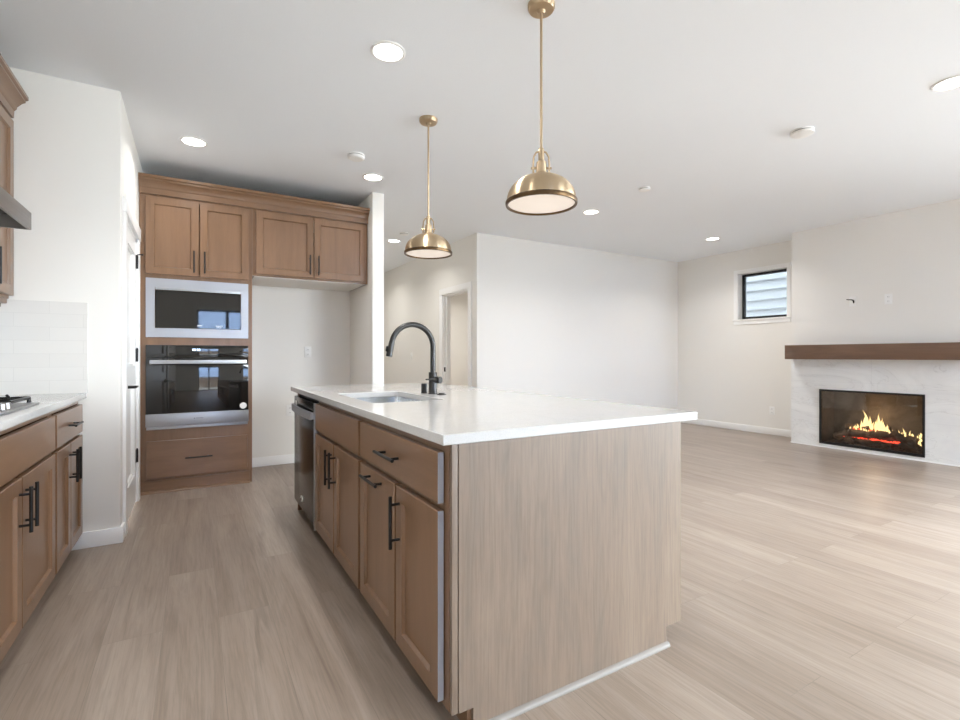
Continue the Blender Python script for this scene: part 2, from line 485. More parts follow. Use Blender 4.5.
# fireplace bump-out with a recess for the fire
FX, FY0, FY1 = 6.76, 1.70, 3.455
FO = (2.105, 3.110, .055, .712)
m = MB()
m.box(FX, Rr, FY0, FO[0], 0, CZ); m.box(FX, Rr, FO[1], FY1, 0, CZ)
m.box(FX, Rr, FO[0], FO[1], 0, FO[2]); m.box(FX, Rr, FO[0], FO[1], FO[3], CZ); m.box(FX + .38, Rr, FO[0], FO[1], FO[2], FO[3])
struct(m.build('wall_fireplace', wall_m, smooth=False), 'white chimney breast above and around the mantel', 'wall')

# baseboards
BH, BT = .095, .014
def base(name, x0, x1, y0, y1):
    m = MB()
    m.box(x0, x1, y0, y1, 0, BH, .003)
    o = struct(m.build(name, trim_m), 'white flat baseboard', 'baseboard'); return o
base('baseboard_pantry_front', -.64, PANTRY_X + BT, PANTRY_Y - BT, PANTRY_Y)
base('baseboard_pantry_side', PANTRY_X, PANTRY_X + BT, PANTRY_Y, DY0 - .09)
base('baseboard_alcove', .452, 1.512, ALC_Y - BT, ALC_Y)
base('baseboard_partition', 1.514 - BT, 1.514, 4.67, ALC_Y - BT)
base('baseboard_partition_end', 1.514 - BT, 1.632 + BT, 4.67 - BT, 4.67)
base('baseboard_back', HX, Rr, BK - BT, BK)
base('baseboard_right', Rr - BT, Rr, FY1, BK - BT)
base('baseboard_hall', HX - BT, HX, HY1 + .09, HALL_END)
base('baseboard_rear', 1.32, Rr, RE, RE + BT)
base('baseboard_right_near', Rr - BT, Rr, RE + BT, FY0)

# pantry door, jambs, casing
m = MB(); cx = PANTRY_X
for y0, y1 in ((DY0 - .088, DY0 + .004), (DY1 - .004, DY1 + .088)): m.box(cx, cx + .018, y0, y1, 0, DZ, .002)
m.box(cx, cx + .022, DY0 - .098, DY1 + .098, DZ, DZ + .098, .002)
m.box(cx - .115, cx, DY0, DY0 + .018, 0, DZ); m.box(cx - .115, cx, DY1 - .018, DY1, 0, DZ); m.box(cx - .115, cx, DY0, DY1, DZ - .018, DZ)
struct(m.build('trim_pantry_door', trim_m), 'white flat casing around the pantry door', 'door trim')
d = thing('door_1', 'white two-panel pantry door beside the oven cabinet', 'door', (cx, DY0, 0)); d['kind'] = 'structure'
m = MB().begin()
w_, h_ = DY1 - DY0 - .042, DZ - .035
m.box(0, w_, 0, h_, 0, .012); 
for (a, b, c, e) in ((0, .11, 0, h_), (w_ - .11, w_, 0, h_), (.11, w_ - .11, 0, .22), (.11, w_ - .11, .92, 1.05), (.11, w_ - .11, h_ - .11, h_)):
    m.box(a, b, c, e, .012, .035)
m.begin
m.mark = 0; m.xf(frame_M((cx - .036, DY0 + .021, .012), '+x'))
leaf = m.build('door_leaf', trim_m, d)
m = MB()
for z0, z1 in ((.232, .932), (1.062, h_ - .098)):
    y0, y1 = DY0 + .131, DY1 - .131
    for (a, b, c, e) in ((y0, y1, z0, z0 + .014), (y0, y1, z1 - .014, z1), (y0, y0 + .014, z0, z1), (y1 - .014, y1, z0, z1)):
        m.box(cx - .026, cx - .009, a, b, c, e, .003)
m.build('panel_molding', trim_m, d)
for i, z in enumerate((.36, 1.14, 1.86)):
    m = MB(); y = DY1 - .019
    m.cyl((cx + .006, y, z - .05), (cx + .006, y, z + .05), .0075)
    m.box(cx - .002, cx + .003, y - .03, y + .022, z - .05, z + .05)
    m.cyl((cx + .006, y, z + .05), (cx + .006, y, z + .058), .005)
    if i == 2:
        m.tube([(cx + .006, y, z + .058), (cx + .02, y - .005, z + .06), (cx + .04, y - .012, z + .06)], .0045)
        m.cyl((cx + .036, y - .012, z + .06), (cx + .046, y - .014, z + .06), .007)
    m.build('hinge', black_m, d, 'black hinge')
m = MB(); ly = DY0 + .085; lz = .928
m.cyl((cx - .001, ly, lz), (cx + .008, ly, lz), .031, seg=28); m.cyl((cx + .008, ly, lz), (cx + .05, ly, lz), .010)
m.tube([(cx + .05, ly, lz), (cx + .052, ly + .03, lz), (cx + .052, ly + .12, lz - .002)], [.010, .009, .007])
m.build('lever_handle', black_m, d, 'black lever handle')

# hallway doorway trim
m = MB()
for y0, y1 in ((HY0 - .085, HY0 + .004), (HY1 - .004, HY1 + .085)): m.box(HX - .018, HX, y0, y1, 0, HZ, .002)
m.box(HX - .02, HX, HY0 - .085, HY1 + .085, HZ, HZ + .088, .002)
m.box(HX, HX + .12, HY0, HY0 + .018, 0, HZ); m.box(HX, HX + .12, HY1 - .018, HY1, 0, HZ); m.box(HX, HX + .12, HY0, HY1, HZ - .018, HZ)
m.box(HX + .05, HX + .09, HY1 - .03, HY1 - .018, 0, HZ - .018)
tr = struct(m.build('trim_hall_doorway', trim_m), 'white casing around the open hallway doorway', 'door trim')
B(HX + .012, HX + .036, HY1 - .021, HY1 - .0175, .90, .965, .001).build('strike_plate', black_m, tr, 'black strike plate')

# small high window
def window_unit(name, label, facing, hole, wall_in, wall_out, frame_in, mat=frame_black, mull=()):
    """facing 'x': hole=(y0,y1,z0,z1) in a wall from x=wall_in to wall_out; 'y': hole=(x0,x1,z0,z1)"""
    a0, a1, z0, z1 = hole
    root = thing(name, label, 'window', ((wall_in + wall_out) / 2, (a0 + a1) / 2, z0) if facing == 'x' else ((a0 + a1) / 2, (wall_in + wall_out) / 2, z0))
    root['kind'] = 'structure'
    def bx(m, d0, d1, p0, p1, q0, q1, bev=0.):
        if facing == 'x': m.box(d0, d1, p0, p1, q0, q1, bev)
        else: m.box(p0, p1, d0, d1, q0, q1, bev)
    s = 1 if wall_out > wall_in else -1
    f0, f1 = frame_in, frame_in + s * .05
    m = MB(); t = .042
    bx(m, f0, f1, a0, a0 + t, z0, z1); bx(m, f0, f1, a1 - t, a1, z0, z1); bx(m, f0, f1, a0 + t, a1 - t, z0, z0 + t); bx(m, f0, f1, a0 + t, a1 - t, z1 - t, z1)
    for c in mull: bx(m, f0, f1, c - .03, c + .03, z0 + t, z1 - t)
    m.build('window_frame', mat, root)
    m = MB(); g = (f0 + f1) / 2
    bx(m, g - .003, g + .003, a0 + t, a1 - t, z0 + t, z1 - t)
    m.build('glass', glass_m, root)
    m = MB(); c = .052; e = wall_in - s * .014
    bx(m, e, wall_in, a0 - c, a0, z0, z1); bx(m, e, wall_in, a1, a1 + c, z0, z1); bx(m, e, wall_in, a0 - c, a1 + c, z1, z1 + c)
    if z0 > .1:
        bx(m, wall_in - s * .03, f0, a0 - c - .01, a1 + c + .01, z0 - .018, z0, .002)
        bx(m, e, wall_in, a0 - c, a1 + c, z0 - .075, z0 - .018)
    # reveal lining
    bx(m, wall_in, f0, a0 - .002, a0 + .008, z0, z1); bx(m, wall_in, f0, a1 - .008, a1 + .002, z0, z1); bx(m, wall_in, f0, a0, a1, z1 - .008, z1 + .002)
    m.build('casing', trim_m, root, 'white casing and sill')
    return root
W1i = (W1[0] + .008, W1[1] - .008, W1[2], W1[3] - .008)
window_unit('window_1', 'small black-framed high window looking onto white siding', 'x', W1, Rr, Rr + .16, Rr + .11)
window_unit('window_2', 'wide window in the rear wall behind the viewer', 'y', (2.7, 6.8, .2, 2.4), RE, RE - .16, RE - .09, frame_black, (4.07, 5.43))
window_unit('window_3', 'window in the right wall nearest the viewer', 'x', W3, Rr, Rr + .16, Rr + .09, frame_black, (-.4,))
window_unit('door_2', 'black-framed sliding patio door behind the viewer', 'y', (.05, 1.25, 0, 2.15), RE, RE - .16, RE - .09, frame_black, (.65,))

# ------------------------------------------------------------------ outside
ground_m = paint('pale_concrete', srgb(138, 135, 130), .9, .3, 30)
struct(B(-8, 18, -16, RE - .2, -.3, -.15).build('patio_ground', ground_m, smooth=False), 'pale concrete yard outside the patio door', 'ground')
struct(B(Rr + .2, 18, RE - .2, 14, -.3, -.15).build('side_yard_ground', ground_m, smooth=False), 'strip of ground between the house and its neighbour', 'ground')
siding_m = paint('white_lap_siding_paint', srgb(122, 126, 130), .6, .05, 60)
m = MB(); z = -.15; ex = .178
while z < 6.0:
    m.quadbox([(8.98, 2.2, z), (9.2, 2.2, z), (9.2, 11, z), (8.98, 11, z), (9.005, 2.2, z + ex), (9.2, 2.2, z + ex), (9.2, 11, z + ex), (9.005, 11, z + ex)])
    z += ex
tag(m.build('neighbour_house', siding_m, smooth=False), 'white lap-sided house wall seen through the small high window', 'house')
fence_m = wood('weathered_fence_wood', srgb(150, 132, 114), srgb(128, 110, 95), srgb(100, 85, 72), (9, 9, .8), .8, .2)
f = thing('garden_fence', 'brown board fence beyond the patio door', 'fence', (1, -7, -.15))
m = MB()
for i in range(70):
    xx = -5 + i * .15
    m.box(xx, xx + .142, -7.02, -7.0, -.1, 1.35 + .0)
m.build('fence_boards', fence_m, f)
m = MB()
for z in (.05, .7, 1.25): m.box(-5, 5.5, -7.0, -6.96, z, z + .08)
m.build('fence_rail', fence_m, f)
struct(B(L - .2, Rr + .45, RE - .2, 11, CZ + .12, 5.6).build('wall_added_storey', siding_m, smooth=False), 'added unseen upper storey shading the side yard', 'wall')  # unseen storey added to block sky light from the side yard
blue_m = paint('blue_gray_siding_paint', srgb(150, 172, 206), .7, .05, 60)
roof_m = paint('gray_roof_shingles', srgb(86, 92, 104), .9, .4, 40)
h = thing('rear_neighbour_house', 'blue gray gabled house beyond the garden fence', 'house', (1, -13, -.15))
m = MB().prism([(-6, -.15), (8, -.15), (8, 2.6), (1, 6.2), (-6, 2.6)], -13, -15, 'y')
m.build('house_wall', blue_m, h, smooth=False)
m = MB().prism([(-6.5, 2.4), (1, 6.25), (8.5, 2.4), (8.5, 2.65), (1, 6.5), (-6.5, 2.65)], -12.6, -15.2, 'y')
m.build('roof', roof_m, h, smooth=False)

# ------------------------------------------------------------------ cabinet builders
def add_pull(parent, M, u, v, length, horizontal, mat=black_m):
    m = MB(); m.begin()
    o, r = .034, .0062
    if horizontal:
        m.cyl((u - length / 2, v, o), (u + length / 2, v, o), r)
        for s in (-1, 1): m.cyl((u + s * length * .34, v, 0), (u + s * length * .34, v, o), r * .8)
    else:
        m.cyl((u, v - length / 2, o), (u, v + length / 2, o), r)
        for s in (-1, 1): m.cyl((u, v + s * length * .34, 0), (u, v + s * length * .34, o), r * .8)
    m.xf(M)
    return m.build('pull', mat, parent, 'black bar pull')

def front(root, facing, kind, plane, a0, a1, z0, z1, mat, pull=None, name=None, rail=.057, t=.02):
    """plane: coordinate of the back of the front; a0<a1 along y (x-facing) or x"""
    if facing == '-x': O = (plane, a1, z0)
    elif facing == '+x': O = (plane, a0, z0)
    else: O = (a0, plane, z0)
    M = frame_M(O, facing); w, h = a1 - a0, z1 - z0; M = M @ Matrix.Translation((0, 0, .004))
    m = MB(); m.begin(); m.shaker(w, h, t, rail if kind == 'shaker' else 0); m.xf(M)
    o = m.build(name, mat, root, smooth=False)
    if pull:
        side, length, horiz = pull
        Mp = M @ Matrix.Translation((0, 0, t))
        if horiz:
            u, v = (w / 2, h / 2) if kind != 'shaker' else (w / 2, h - .032)
        else:
            u = w - .036 if side == 'R' else .036
            v = (h - .03 - length / 2) if side[-1] != 'B' else (.026 + length / 2)
            if side[0] == 'L': u = .036
            if side[0] == 'R': u = w - .036
        add_pull(o, Mp, u, v, length, horiz)
    return o

def carcass(root, facing, plane, a0, a1, z0, z1, depth, mat, rails=(), stile=.038, toe=None, under=None, stiles=()):
    """open-topped box of panels plus a face frame. plane = outer face of the face frame"""
    if facing == '-x': O = (plane, a1, 0)
    elif facing == '+x': O = (plane, a0, 0)
    else: O = (a0, plane, 0)
    M = frame_M(O, facing); w = a1 - a0; p = .018
    m = MB(); m.begin()
    m.box(0, p, z0, z1, -depth, -.02); m.box(w - p, w, z0, z1, -depth, -.02)
    m.box(p, w - p, z0, z0 + p, -depth, -.02); m.box(p, w - p, z0 + p, z1, -depth, -depth + .01)
    m.xf(M); m.build('carcass', mat, root, smooth=False)
    m = MB(); m.begin()
    m.box(0, stile, z0, z1, -.02, 0); m.box(w - stile, w, z0, z1, -.02, 0)
    m.box(stile, w - stile, z1 - .03, z1, -.02, 0); m.box(stile, w - stile, z0, z0 + .03, -.02, 0)
    for r in rails: m.box(stile, w - stile, r - .015, r + .015, -.02, 0)
    for u in stiles: m.box(u - .02, u + .02, z0 + .03, z1 - .03, -.021, -.001)
    m.xf(M); m.build('face_frame', mat, root, smooth=False)
    if toe is not None:
        m = MB(); m.begin(); m.box(0, w, 0.0, z0, -toe - .016, -toe); m.box(0, .02, 0, z0, -depth, -toe - .016); m.box(w - .02, w, 0, z0, -depth, -toe - .016)
        m.xf(M); m.build('toe_kick', mat, root, smooth=False)
    if under is not None:
        m = MB(); m.begin(); m.box(.02, w - .02, z0 - .004, z0, -depth, -.022); m.xf(M); m.build('bottom_panel', under, root, 'pale unfinished bottom panel', smooth=False)

# ------------------------------------------------------------------ kitchen island
IF = .655          # outer face of the island face frames
IT = .872          # underside of island worktop
Y0 = 1.297
c = thing('base_cabinet', 'island cabinet nearest the viewer with drawer, pull-out bin front and tall door', 'cabinet', (IF + .3, 1.72, 0))
carcass(c, '-x', IF, Y0, 2.134, .075, IT, .60, wood_v, rails=(.677,), toe=.06, stiles=(.45,))
o = front(c, '-x', 'slab', IF, 1.328, 2.119, .690, .845, wood_y, (None, .2, True), 'drawer')
B(IF - .0235, IF - .0045, 1.3265, 1.3279, .691, .844).build('near_edge_strip', bright_edge, o, 'pale strip on the near edge')
o = front(c, '-x', 'shaker', IF, 1.328, 1.680, .095, .668, wood_v, ('L', .185, False), 'door')
B(IF - .0235, IF - .0045, 1.3265, 1.3279, .096, .667).build('near_edge_strip', bright_edge, o, 'pale strip on the near edge')
front(c, '-x', 'shaker', IF, 1.695, 2.119, .095, .668, wood_v, ('M', .2, True), 'door')
c = thing('base_cabinet', 'island sink cabinet with two doors between dishwasher and nearest cabinet', 'cabinet', (IF + .3, 2.6, 0))
carcass(c, '-x', IF, 2.135, 3.052, .075, IT, .60, wood_v, rails=(.677,), toe=.06)
front(c, '-x', 'slab', IF, 2.150, 3.037, .690, .845, wood_y, None, 'false_drawer_front')
front(c, '-x', 'shaker', IF, 2.150, 2.586, .095, .668, wood_v, ('L', .185, False), 'door')
front(c, '-x', 'shaker', IF, 2.600, 3.037, .095, .668, wood_v, ('R', .185, False), 'door')
# back row facing the living room
for i, (a, b) in enumerate(((1.297, 2.12), (2.121, 2.94), (2.941, 3.765))):
    c = thing('base_cabinet', ('shallow island back cabinet nearest the viewer, facing the living room', 'middle shallow island back cabinet facing the living room', 'far shallow island back cabinet facing the living room')[i], 'cabinet', (1.48, (a + b) / 2, 0), 'shallow cabinets on the living room side of the island')
    carcass(c, '+x', 1.681, a, b, .075, IT, .40, wood_v, toe=.085)
    mid = (a + b) / 2
    front(c, '+x', 'shaker', 1.682, a + .012, mid - .004, .095, .855, wood_v, ('R', .185, False), 'door')
    front(c, '+x', 'shaker', 1.682, mid + .004, b - .012, .095, .855, wood_v, ('L', .185, False), 'door')
# near end panel with toe notches
e = thing('island_end_panel', 'large flat wood panel closing the near end of the island', 'end panel', (1.17, 1.287, 0))
m = MB().prism([(.678, .073), (.728, .073), (.728, 0), (1.597, 0), (1.597, .075), (1.683, .075), (1.683, IT), (.678, IT)], 1.281, 1.296, 'y')
m.build('panel', daylit_maple_m, e, smooth=False)
B(.656, .676, 1.283, 1.296, .073, IT, .001).build('edge_strip', daylit_maple_m, e)
m = MB().prism([(1.281, 0), (1.281, .017), (1.277, .0165), (1.270, .011), (1.267, .005), (1.267, 0)], .728, 1.604, 'x')
m.build('shoe_molding', shoe_m, e, 'pale shoe molding along the floor')
e = thing('island_far_panel', 'wood panel closing the far end of the island past the dishwasher', 'end panel', (1.17, 3.78, 0))
B(.66, 1.683, 3.768, 3.786, 0, IT, .001).build('panel', wood_v, e)

# dishwasher
dw = thing('dishwasher', 'black stainless dishwasher built into the far end of the island', 'dishwasher', (.9, 3.42, 0))
B(.67, 1.25, 3.075, 3.762, .09, .865).build('tub', dark_m, dw)
B(.633, .668, 3.085, 3.758, .095, .745, .005).build('door', steel_dark, dw)
B(.633, .668, 3.085, 3.758, .748, .845, .005).build('control_panel', steel_dark, dw)
m = MB()
n = 16
pts = [(.634 - .042 * math.sin(PI * (.12 + .76 * k / n)) * .4 - .010 , 3.10 + .643 * k / n, .765) for k in range(n + 1)]
for p, q in zip(pts, pts[1:]):
    m.quadbox([(p[0] - .006, p[1], .742), (p[0] + .006, p[1], .742), (q[0] + .006, q[1], .742), (q[0] - .006, q[1], .742), (p[0] - .006, p[1], .790), (p[0] + .006, p[1], .790), (q[0] + .006, q[1], .790), (q[0] - .006, q[1], .790)])
m.box(.612, .635, 3.094, 3.106, .745, .787); m.box(.612, .635, 3.737, 3.749, .745, .787)
m.build('handle', steel_m, dw, 'bowed stainless handle')
B(.631, .667, 3.072, 3.084, .07, .846, .001).build('edge_trim', steel_m, dw, 'bright metal edge trim')
m = MB(); 
ring = [(.6315, 3.47 + .034 * math.cos(t_) , .165 + .016 * math.sin(t_) ) for t_ in [2 * PI * k / 24 * .78 for k in range(25)]]
m.tube(ring, .004, 6); m.cyl((.6332, 3.455, .165), (.6305, 3.455, .165), .012)
m.build('emblem', plastic_m, dw, 'small pale round maker emblem')
B(.631, .6335, 3.66, 3.70, .785, .815, .001).build('status_label', plastic_m, dw, 'small pale label')
B(.70, .716, 3.075, 3.762, 0.0, .088).build('toe_kick', dark_m, dw)

# island worktop with sink cut-out
SX0, SX1, SY0, SY1 = .750, 1.142, 2.30, 3.005
CX0, CX1, CY0, CY1, CT = .624, 1.783, 1.276, 3.86, .905
def rounded(x0, x1, y0, y1, r, n=5):
    P = []
    for cx_, cy_, a in ((x1 - r, y1 - r, 0), (x0 + r, y1 - r, 1), (x0 + r, y0 + r, 2), (x1 - r, y0 + r, 3)):
        for k in range(n + 1):
            t_ = PI / 2 * (a + k / n); P.append((cx_ + r * math.cos(t_), cy_ + r * math.sin(t_)))
    return P
def slab_with_hole(outer, holes, z0, z1, bev=.003):
    me_b = MB(); bm = me_b.bm
    loops = []
    for poly in [outer] + holes:
        vs = [bm.verts.new((p[0], p[1], z1)) for p in poly]
        loops.append([bm.edges.new((vs[i], vs[(i + 1) % len(vs)])) for i in range(len(vs))])
    r = bmesh.ops.triangle_fill(bm, use_beauty=True, edges=[e for l in loops for e in l])
    fs = [g for g in r['geom'] if isinstance(g, bmesh.types.BMFace)]
    ex = bmesh.ops.extrude_face_region(bm, geom=fs)
    for v in ex['geom']:
        if isinstance(v, bmesh.types.BMVert): v.co.z = z0
    return me_b
outer = [(CX0, CY0), (CX1, CY0), (CX1, CY1), (CX0, CY1)]
o = slab_with_hole(outer, [rounded(SX0, SX1, SY0, SY1, .03)], .873, CT).build('countertop', quartz_m)
bv = o.modifiers.new('edge', 'BEVEL'); bv.width = .0025; bv.segments = 2; bv.limit_method = 'ANGLE'; bv.angle_limit = 1.0
tag(o, 'long white quartz worktop on the kitchen island', 'countertop')
# undermount sink
m = MB(); bm = m.bm
def ringv(poly, z): return [bm.verts.new((p[0], p[1], z)) for p in poly]
def ins(d, r): return rounded(SX0 + d, SX1 - d, SY0 + d, SY1 - d, r)
R_ = [ringv(ins(-.018, .045), .872), ringv(ins(-.004, .034), .872), ringv(ins(-.002, .034), .72), ringv(ins(.02, .04), .675), ringv(ins(.05, .04), .668),
      ringv(ins(.05, .04), .664), ringv(ins(.018, .04), .67), ringv(ins(-.006, .034), .716), ringv(ins(-.008, .034), .866), ringv(ins(-.018, .045), .866)]
for A, Bq in list(zip(R_[:5], R_[1:5])) + list(zip(R_[5:], R_[6:])):
    for k in range(len(A)): bm.faces.new((A[k], A[(k + 1) % len(A)], Bq[(k + 1) % len(A)], Bq[k]))
bm.faces.new(R_[4]); bm.faces.new(R_[5])
for k in range(len(R_[0])): bm.faces.new((R_[0][k], R_[0][(k + 1) % len(R_[0])], R_[9][(k + 1) % len(R_[0])], R_[9][k]))
sk = thing('sink', 'stainless undermount sink bowl set in the island worktop', 'sink', ((SX0 + SX1) / 2, (SY0 + SY1) / 2, .664))
m.build('bowl', chrome_m, sk)
MB().lathe([(0, .6705), (.02, .6705), (.045, .6705), (.045, .669), (0, .669)], ((SX0 + SX1) / 2, 2.7, 0), 24).build('drain', steel_m, sk)

# faucet and deck fittings
fx, fy = 1.245, 2.686
fa = thing('faucet', 'tall dark gooseneck kitchen faucet behind the island sink', 'faucet', (fx, fy, CT))
m = MB().lathe([(0, 0), (.028, 0), (.028, .006), (.0252, .008), (.0252, .128), (.0240, .131), (0, .131)], (fx, fy, CT), 28)
m.build('body', faucet_m, fa)
zc, ra = 1.188, .131
pts = [(fx, fy, CT + .128), (fx, fy, 1.10), (fx, fy, zc)] + [(fx - ra + ra * math.cos(t_), fy, zc + ra * math.sin(t_)) for t_ in [math.radians(a) for a in range(8, 169, 8)]]
end = Vector(pts[-1]); tan = Vector((-math.sin(math.radians(168)), 0, math.cos(math.radians(168)))).normalized()
m = MB().tube(pts, .0158, 18); m.build('spout', faucet_m, fa)
m = MB().tube([end - tan * .002, end + tan * .05, end + tan * .085, end + tan * .0875], [.0162, .0178, .0184, .0160], 20)
m.build('spray_head', faucet_m, fa)
side = Vector((-tan.z, 0, tan.x)); side = side if side.x < 0 else -side
p = end + tan * .045 + side * .015
MB().tube([p - tan * .016, p + side * .004 - tan * .010, p + side * .004 + tan * .010, p + tan * .016], [.004, .009, .009, .004], 10).build('spray_button', black_m, fa)
hb = Vector((fx, fy, CT + .085))
dirk = Vector((.50, -.86, 0)).normalized()
m = MB().cyl(hb, hb + dirk * .056, .0205, seg=24); m.build('valve_hub', faucet_m, fa)
lp = hb + dirk * .042
lat = Vector((-.86, -.50, 0)).normalized()
MB().tube([lp + Vector((0, 0, .002)), lp + lat * .07 + Vector((0, 0, .006)), lp + lat * .128 + Vector((0, 0, .008))], [.006, .0052, .0045], 10).build('lever', faucet_m, fa)
o = MB().lathe([(0, 0), (.021, 0), (.021, .004), (.0195, .006), (.0195, .056), (.018, .060), (0, .060)], (1.222, 2.762, CT), 24).build('air_gap_cap', faucet_m)
tag(o, 'short dark cylinder cap just left of the faucet', 'air gap')
m = MB().lathe([(0, 0), (.027, 0), (.027, .004), (.018, .007), (.018, .011), (0, .012)], (1.262, 2.60, CT), 24)
tag(m.build('air_switch_button', black_m), 'low flat black button on the worktop right of the faucet', 'button')

# ------------------------------------------------------------------ left run
LF, LT_, LTOP = -.585, .886, .916
c = thing('base_cabinet', 'left-run base cabinet against the pantry wall with one narrow drawer', 'cabinet', (-.88, 3.33, 0))
carcass(c, '+x', LF, 3.003, 3.668, .085, LT_, .60, wood_v, rails=(.683,), toe=.06)
front(c, '+x', 'slab', LF, 3.020, 3.640, .692, .852, wood_y, (None, .17, True), 'drawer')
front(c, '+x', 'shaker', LF, 3.020, 3.322, .098, .674, wood_v, ('R', .172, False), 'door')
front(c, '+x', 'shaker', LF, 3.330, 3.640, .098, .674, wood_v, ('L', .172, False), 'door')
c = thing('base_cabinet', 'left-run base cabinet under the cooktop with a wide blank front', 'cabinet', (-.88, 2.48, 0))
carcass(c, '+x', LF, 1.95, 3.002, .085, LT_, .60, wood_v, rails=(.683,), toe=.06)
front(c, '+x', 'slab', LF, 1.965, 2.988, .692, .852, wood_y, None, 'false_drawer_front')
front(c, '+x', 'shaker', LF, 1.965, 2.472, .098, .674, wood_v, ('R', .172, False), 'door')
front(c, '+x', 'shaker', LF, 2.480, 2.988, .098, .674, wood_v, ('L', .172, False), 'door')
o = B(L + .002, -.547, 1.94, PANTRY_Y - .002, LT_, LTOP, .002).build('countertop', quartz_m)
tag(o, 'white quartz worktop on the left wall under the cooktop', 'countertop')
struct(B(L, L + .008, 1.0, PANTRY_Y, LTOP, 1.448).build('trim_backsplash_left', tile_y, smooth=False), 'white subway tile behind the cooktop', 'backsplash')
struct(B(L + .008, -.541, PANTRY_Y - .009, PANTRY_Y, LTOP, 1.448).build('trim_backsplash_pantry', tile_x, smooth=False), 'white subway tile on the pantry wall', 'backsplash')

# gas cooktop
ck = thing('gas_cooktop', 'stainless gas cooktop with black grates on the left counter', 'cooktop', (-.87, 2.475, LTOP))
KY0, KY1, KX0, KX1 = 2.02, 2.90, -1.12, -.598
m = B(KX0, KX1, KY0, KY1, LTOP, LTOP + .010, .004); m.box(KX0 + .02, KX1 - .02, KY0 + .02, KY1 - .02, LTOP + .009, LTOP + .013, .002)
m.build('steel_top', steel_m, ck)
for k in range(3):
    y0 = KY0 + .03 + k * .275; y1 = y0 + .269; x0, x1 = KX0 + .03, KX1 - (.085 if k == 1 else .03)
    m = MB(); zt = LTOP + .034; b_ = .0072
    def bar(p, q): m.tube([p, q], b_, 6)
    for xx in (x0, x1): bar((xx, y0, zt), (xx, y1, zt))
    for yy in (y0, y1, (y0 + y1) / 2): bar((x0, yy, zt), (x1, yy, zt))
    for xx in (x0 + .13, (x0 + x1) / 2, x1 - .13): bar((xx, y0, zt), (xx, y1, zt))
    for xx in (x0, x1, (x0 + x1) / 2):
        for yy in (y0, y1): m.tube([(xx, yy, zt), (xx, yy, LTOP + .013)], [.006, .009], 6)
    for xx in (x0 + .065, x1 - .065):
        for yy in (y0, y1): m.tube([(xx, yy, zt), (xx, yy + (.03 if yy == y0 else -.03), zt + .014)], .006, 6)
    m.build('grate', black_m, ck, 'black cast grate')
for (bx_, by_, r_) in ((-1.0, 2.19, .04), (-.77, 2.19, .035), (-.88, 2.475, .055), (-1.0, 2.76, .04), (-.77, 2.76, .035)):
    MB().lathe([(0, .013), (r_ + .01, .013), (r_ + .008, .022), (r_, .024), (r_, .031), (0, .033)], (bx_, by_, LTOP), 24).build('burner', black_m, ck, 'black burner cap')
for k in range(5):
    MB().lathe([(0, .010), (.018, .010), (.016, .034), (.014, .036), (0, .036)], (-.635, 2.355 + k * .058, LTOP), 20).build('knob', steel_m, ck)

# range hood
rh = thing('range_hood', 'stainless canopy range hood above the cooktop', 'range hood', (-.92, 2.475, 1.70))
HX1, HYa, HYb = -.632, 2.02, 2.925
m = MB()
m.box(HX1 - .012, HX1, HYa, HYb, 1.702, 1.778, .001); m.box(L, HX1 - .012, HYa, HYa + .012, 1.702, 1.778); m.box(L, HX1 - .012, HYb - .012, HYb, 1.702, 1.778)
m.box(L, L + .012, HYa, HYb, 1.702, 1.778)
m.build('canopy_band', hood_steel, rh)
m = MB().quadbox([(L, HYa, 1.775), (HX1, HYa, 1.775), (HX1, HYb, 1.775), (L, HYb, 1.775), (L, 2.31, 1.86), (-.93, 2.31, 1.86), (-.93, 2.64, 1.86), (L, 2.64, 1.86)]) and None
m = MB(); m.quadbox([(L, HYa, 1.776), (HX1, HYa, 1.776), (HX1, HYb, 1.776), (L, HYb, 1.776), (L, 2.31, 1.86), (-.93, 2.31, 1.86), (-.93, 2.64, 1.86), (L, 2.64, 1.86)])
m.build('canopy_top', hood_steel, rh, smooth=False)
B(L, -.93, 2.31, 2.64, 1.86, CZ - .002, .003).build('chimney', hood_steel, rh)
B(L + .012, HX1 - .05, HYa + .04, HYb - .04, 1.752, 1.765, .003).build('filter_panel', steel_dark, rh)
for yy in (2.2, 2.75):
    MB().lathe([(0, 1.7485), (.03, 1.7485), (.03, 1.7525), (0, 1.7525)], (-.74, yy, 0), 20).build('hood_lamp', plastic_m, rh)


# upper cabinet right of the hood
UF = -.888
c = thing('upper_cabinet', 'wood wall cabinet between the range hood and pantry wall', 'cabinet', (-1.04, 3.3, 1.45))
carcass(c, '+x', UF, 2.932, 3.668, 1.452, 2.46, .31, wood_v)
front(c, '+x', 'shaker', UF, 2.943, 3.262, 1.468, 2.44, wood_v, ('RB', .185, False), 'door')
front(c, '+x', 'shaker', UF, 3.266, 3.657, 1.468, 2.44, wood_v, ('LB', .185, False), 'door')
prof = lambda f, s: [(f, 2.46), (f + s * .022, 2.46), (f + s * .024, 2.50), (f + s * .034, 2.512), (f + s * .036, 2.524), (f + s * .058, 2.550), (f + s * .072, 2.558), (f + s * .072, 2.568), (f + s * .084, 2.574), (f + s * .084, 2.592), (f - s * .02, 2.592), (f - s * .02, 2.46)]
MB().prism(prof(UF, 1), 2.932, 3.666, 'y').build('crown_molding', wood_y, c)
m = B(UF - .028, UF - .006, 2.96, 3.664, 1.425, 1.452, .002); m.box(UF - .06, UF - .03, 2.97, 3.66, 1.405, 1.452)
m.build('light_rail', wood_y, c)

